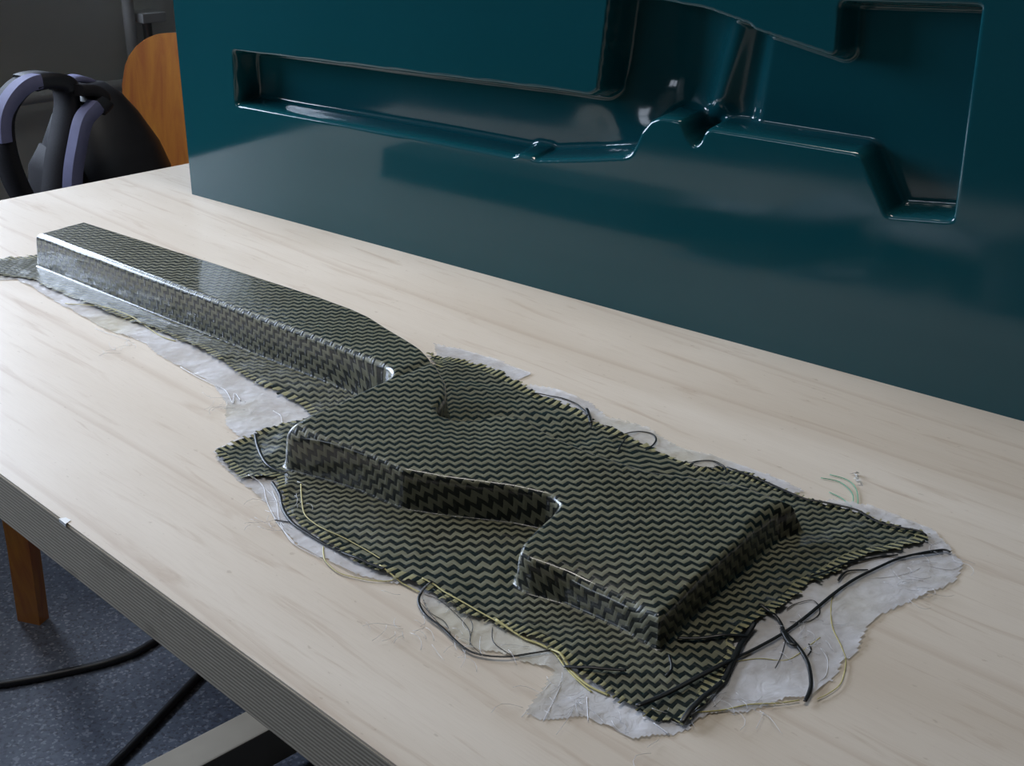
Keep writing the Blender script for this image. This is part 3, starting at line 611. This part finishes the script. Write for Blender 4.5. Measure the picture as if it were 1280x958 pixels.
# orange chair, facing -b, standing behind the bench end
def panel(mb, w, hgt, thk, bow, rad, nseg=16):
    """bent plywood panel in local x (width) / z (height), bowed in y, rounded corners"""
    outl = []
    for cx, cz, a0 in ((w / 2 - rad, rad, -90), (w / 2 - rad, hgt - rad, 0), (-w / 2 + rad, hgt - rad, 90), (-w / 2 + rad, rad, 180)):
        for q in range(7): a = math.radians(a0 + 15 * q); outl.append((cx + rad * math.cos(a), cz + rad * math.sin(a)))
    xs = np.linspace(-w / 2, w / 2, nseg)
    vs, fs = [], []
    for x in xs:
        zsx = []
        for q in range(len(outl)):
            (xa, za), (xb, zb) = outl[q], outl[(q + 1) % len(outl)]
            if (xa - x) * (xb - x) <= 0 and abs(xa - xb) > 1e-9: zsx.append(za + (zb - za) * (x - xa) / (xb - xa))
        if not zsx: zsx = [hgt / 2 - (hgt / 2 - rad), hgt / 2 + (hgt / 2 - rad)]
        lo, hi = min(zsx), max(zsx); y = bow * (1 - (2 * x / w) ** 2)
        vs += [(x, y, lo), (x, y, hi), (x, y + thk, hi), (x, y + thk, lo)]
    n = len(xs)
    for q in range(n - 1):
        for h in range(4): fs.append((q * 4 + h, q * 4 + (h + 1) % 4, (q + 1) * 4 + (h + 1) % 4, (q + 1) * 4 + h))
    fs += [(0, 3, 2, 1), ((n - 1) * 4, (n - 1) * 4 + 1, (n - 1) * 4 + 2, (n - 1) * 4 + 3)]
    return mb.add(vs, fs)
# local: +y = backwards (towards the backrest)
CH = empty('plywood_chair', ab(1.7275, .9725, 0), math.radians(-18.4))
tag(CH, 'orange lacquered plywood chair behind the bench end, backpack on its seat', 'chair')
o = panel(MB(), .40, .38, .011, .018, .085, 61).build('backrest', MAT['ply'], CH, True, 40); o.location = (0, .175, .495); o.rotation_euler = (math.radians(-7), 0, 0)
o = panel(MB(), .40, .40, .012, .006, .05, 25).build('seat', MAT['ply'], CH, True, 40); o.rotation_euler = (math.radians(-90), 0, 0); o.location = (0, -.20, .438)
for sx in (-1, 1):      # bent plywood legs
    def legm(y0, y1, zt):
        m = MB(); v = []
        for z_, y_ in ((0, y0), (.15, y0 * .75 + y1 * .25), (.30, y0 * .4 + y1 * .6), (zt, y1)):
            v += [(sx * (.165 + .05 * (1 - z_ / .43)) + dx, y_ + dy, z_) for dx, dy in ((-.022, -.012), (.020, -.012), (.020, .012), (-.022, .012))]
        f = [(q * 4 + h, q * 4 + (h + 1) % 4, q * 4 + 4 + (h + 1) % 4, q * 4 + 4 + h) for q in range(3) for h in range(4)] + [(3, 2, 1, 0), (12, 13, 14, 15)]
        return m.add(v, f)
    legm(-.175, -.235, .431).build('leg', MAT['ply'], CH)
    legm(.215, .165, .431).build('leg', MAT['ply'], CH)
    MB().tube([(sx * .12, .16, .425), (sx * .12, .20, .50), (sx * .12, .235, .74)], .008, 8).build('back_post', MAT['steel'], CH, True, 50)
    MB().box(sx * .165 - .012, sx * .165 + .012, -.18, .16, .395, .431, .002).build('seat_rail', MAT['ply'], CH)

# backpack on the chair seat, straps towards the camera
BP = empty('backpack', ab(1.72, .868, .452), RZ_A)     # local x along a, local y = -b (strap side)
tag(BP, 'black backpack with lilac-grey padded straps propped on the orange chair', 'backpack')
def blob(name, cx, cy, cz, rx, ry, rz, mat, e=2.6, parent=BP, taper=.0):
    vs, fs = [], []; nu, nv = 28, 18
    sg = lambda v, p: math.copysign(abs(v) ** p, v)
    for a in range(nv + 1):
        ph = -math.pi / 2 + math.pi * a / nv
        for b in range(nu):
            th = 2 * math.pi * b / nu; k = 2 / e
            z = sg(math.sin(ph), k); f = 1 - taper * max(0, z) ** 2
            vs.append((cx + rx * sg(math.cos(ph), k) * sg(math.cos(th), k) * f, cy + ry * sg(math.cos(ph), k) * sg(math.sin(th), k) * f, cz + rz * z))
    for a in range(nv):
        for b in range(nu): fs.append((a * nu + b, a * nu + (b + 1) % nu, (a + 1) * nu + (b + 1) % nu, (a + 1) * nu + b))
    return MB().add(vs, fs).build(name, mat, parent, True)
def loft(name, secs, mat, cx=0, cy=0, e=3.0, nu=32):
    vs, fs = [], []; sg = lambda v, p: math.copysign(abs(v) ** p, v)
    for (z, hw, hd, ox, oy) in secs:
        for b in range(nu):
            th = 2 * math.pi * b / nu
            vs.append((cx + ox + hw * sg(math.cos(th), 2 / e), cy + oy + hd * sg(math.sin(th), 2 / e), z))
    n = len(secs)
    for a in range(n - 1):
        for b in range(nu): fs.append((a * nu + b, a * nu + (b + 1) % nu, (a + 1) * nu + (b + 1) % nu, (a + 1) * nu + b))
    fs += [tuple(range(nu - 1, -1, -1)), tuple((n - 1) * nu + b for b in range(nu))]
    return MB().add(vs, fs).build(name, mat, BP, True)
BODYP = spline([(0, .10, .06, 0, 0), (.02, .118, .078, 0, 0), (.10, .120, .082, 0, 0), (.20, .107, .080, 0, 0), (.285, .088, .072, 0, 0), (.34, .064, .058, 0, .004), (.375, .042, .044, 0, .006), (.392, .022, .028, 0, .006), (.398, .006, .01, 0, .006)], 4)
loft('pack_body', BODYP, MAT['pack'], 0, -.01, 2.8)
loft('front_pocket', [(.03, .07, .01, 0, 0), (.04, .085, .03, 0, 0), (.15, .085, .034, 0, 0), (.22, .07, .026, 0, 0), (.245, .05, .008, 0, 0)], MAT['packshine'], 0, -.085, 3.2)
loft('back_panel', [(.02, .08, .006, 0, 0), (.04, .095, .02, 0, 0), (.18, .09, .022, 0, 0), (.29, .07, .018, 0, -.004), (.32, .05, .005, 0, -.008)], MAT['mesh'], 0, .066, 3.0)
loft('lid_flap', [(.27, .092, .078, 0, 0), (.285, .094, .080, 0, 0), (.32, .080, .072, 0, .002), (.36, .056, .054, 0, .005), (.385, .034, .038, 0, .006), (.402, .014, .018, 0, .006)], MAT['packshine'], 0, -.01, 2.6)
Minv = (Matrix.Translation(ab(1.72, .868, .452)) @ Matrix.Rotation(RZ_A, 4, 'Z')).inverted()
def sloc(P): return [Minv @ ab(*p) for p in spline(P, 6)]
S1, S2, S3 = [[[1.62,0.722,0.716],[1.62,0.704,0.757],[1.62,0.694,0.805],[1.62,0.696,0.845],[1.62,0.711,0.87],[1.62,0.734,0.885],[1.62,0.762,0.886],[1.62,0.782,0.877],[1.62,0.785,0.854],[1.62,0.776,0.822],[1.62,0.762,0.783],[1.62,0.746,0.722]],[[1.6,0.786,0.873],[1.6,0.806,0.87],[1.6,0.818,0.858],[1.6,0.805,0.847],[1.6,0.79,0.834],[1.6,0.778,0.805],[1.6,0.767,0.77],[1.6,0.759,0.724]],[[1.74,0.842,0.855],[1.74,0.861,0.858],[1.74,0.88,0.851],[1.74,0.892,0.835],[1.74,0.901,0.825]]]
p1 = sloc(S1); st1 = MB().ribbon(p1, (1, .25, 0), .040, .014).build('shoulder_strap', MAT['mesh'], BP, True, 60)
MB().ribbon([Vector(q) + Vector((-.012, .004, .001)) for q in p1[14:34]], (1, .25, 0), .020, .018).build('strap_padding', MAT['lilac'], st1, True, 60)
MB().ribbon([Vector(q) for q in p1[30:44]], (1, .25, 0), .044, .019).build('strap_cover', MAT['packshine'], st1, True, 60)
p2 = sloc(S2); st2 = MB().ribbon(p2, (1, .25, 0), .038, .014).build('shoulder_strap', MAT['mesh'], BP, True, 60)
MB().ribbon([Vector(q) + Vector((-.014, .003, .001)) for q in p2[16:]], (1, .25, 0), .020, .018).build('strap_padding', MAT['lilac'], st2, True, 60)
MB().ribbon([Vector(q) for q in p2[13:19]], (1, .25, 0), .046, .022).build('buckle', MAT['packshine'], st2, True, 40)
MB().ribbon(sloc(S3), (1, .0, 0), .030, .010).build('grab_handle', MAT['lilac'], BP, True, 60)
MB().tube([Minv @ ab(1.62, .985, z_) for z_ in (.72, .70, .68)] , .0022, 6).build('zip_pull', MAT['packshine'], BP, True)

# cables on the floor
def cable(P, label):
    o = MB().tube([(p[0], p[1], .0065) for p in spline(P, 8)], .006, 8).build('power_cable', MAT['rubber'], None, True); tag(o, label, 'cable', 'cables on the floor under the bench')
cable([(-1.05, 1.60), (-.90, 1.615), (-.759, 1.635), (-.652, 1.673), (-.60, 1.70), (-.565, 1.735), (-.50, 1.85), (-.42, 2.1)], 'black cable curving across the floor near the orange chair leg, at the left edge')
cable([(-.64, 1.22), (-.543, 1.453), (-.472, 1.649), (-.42, 1.78), (-.33, 1.83), (-.2, 1.80)], 'straight black cable on the floor beside the timber foot rail of the bench')
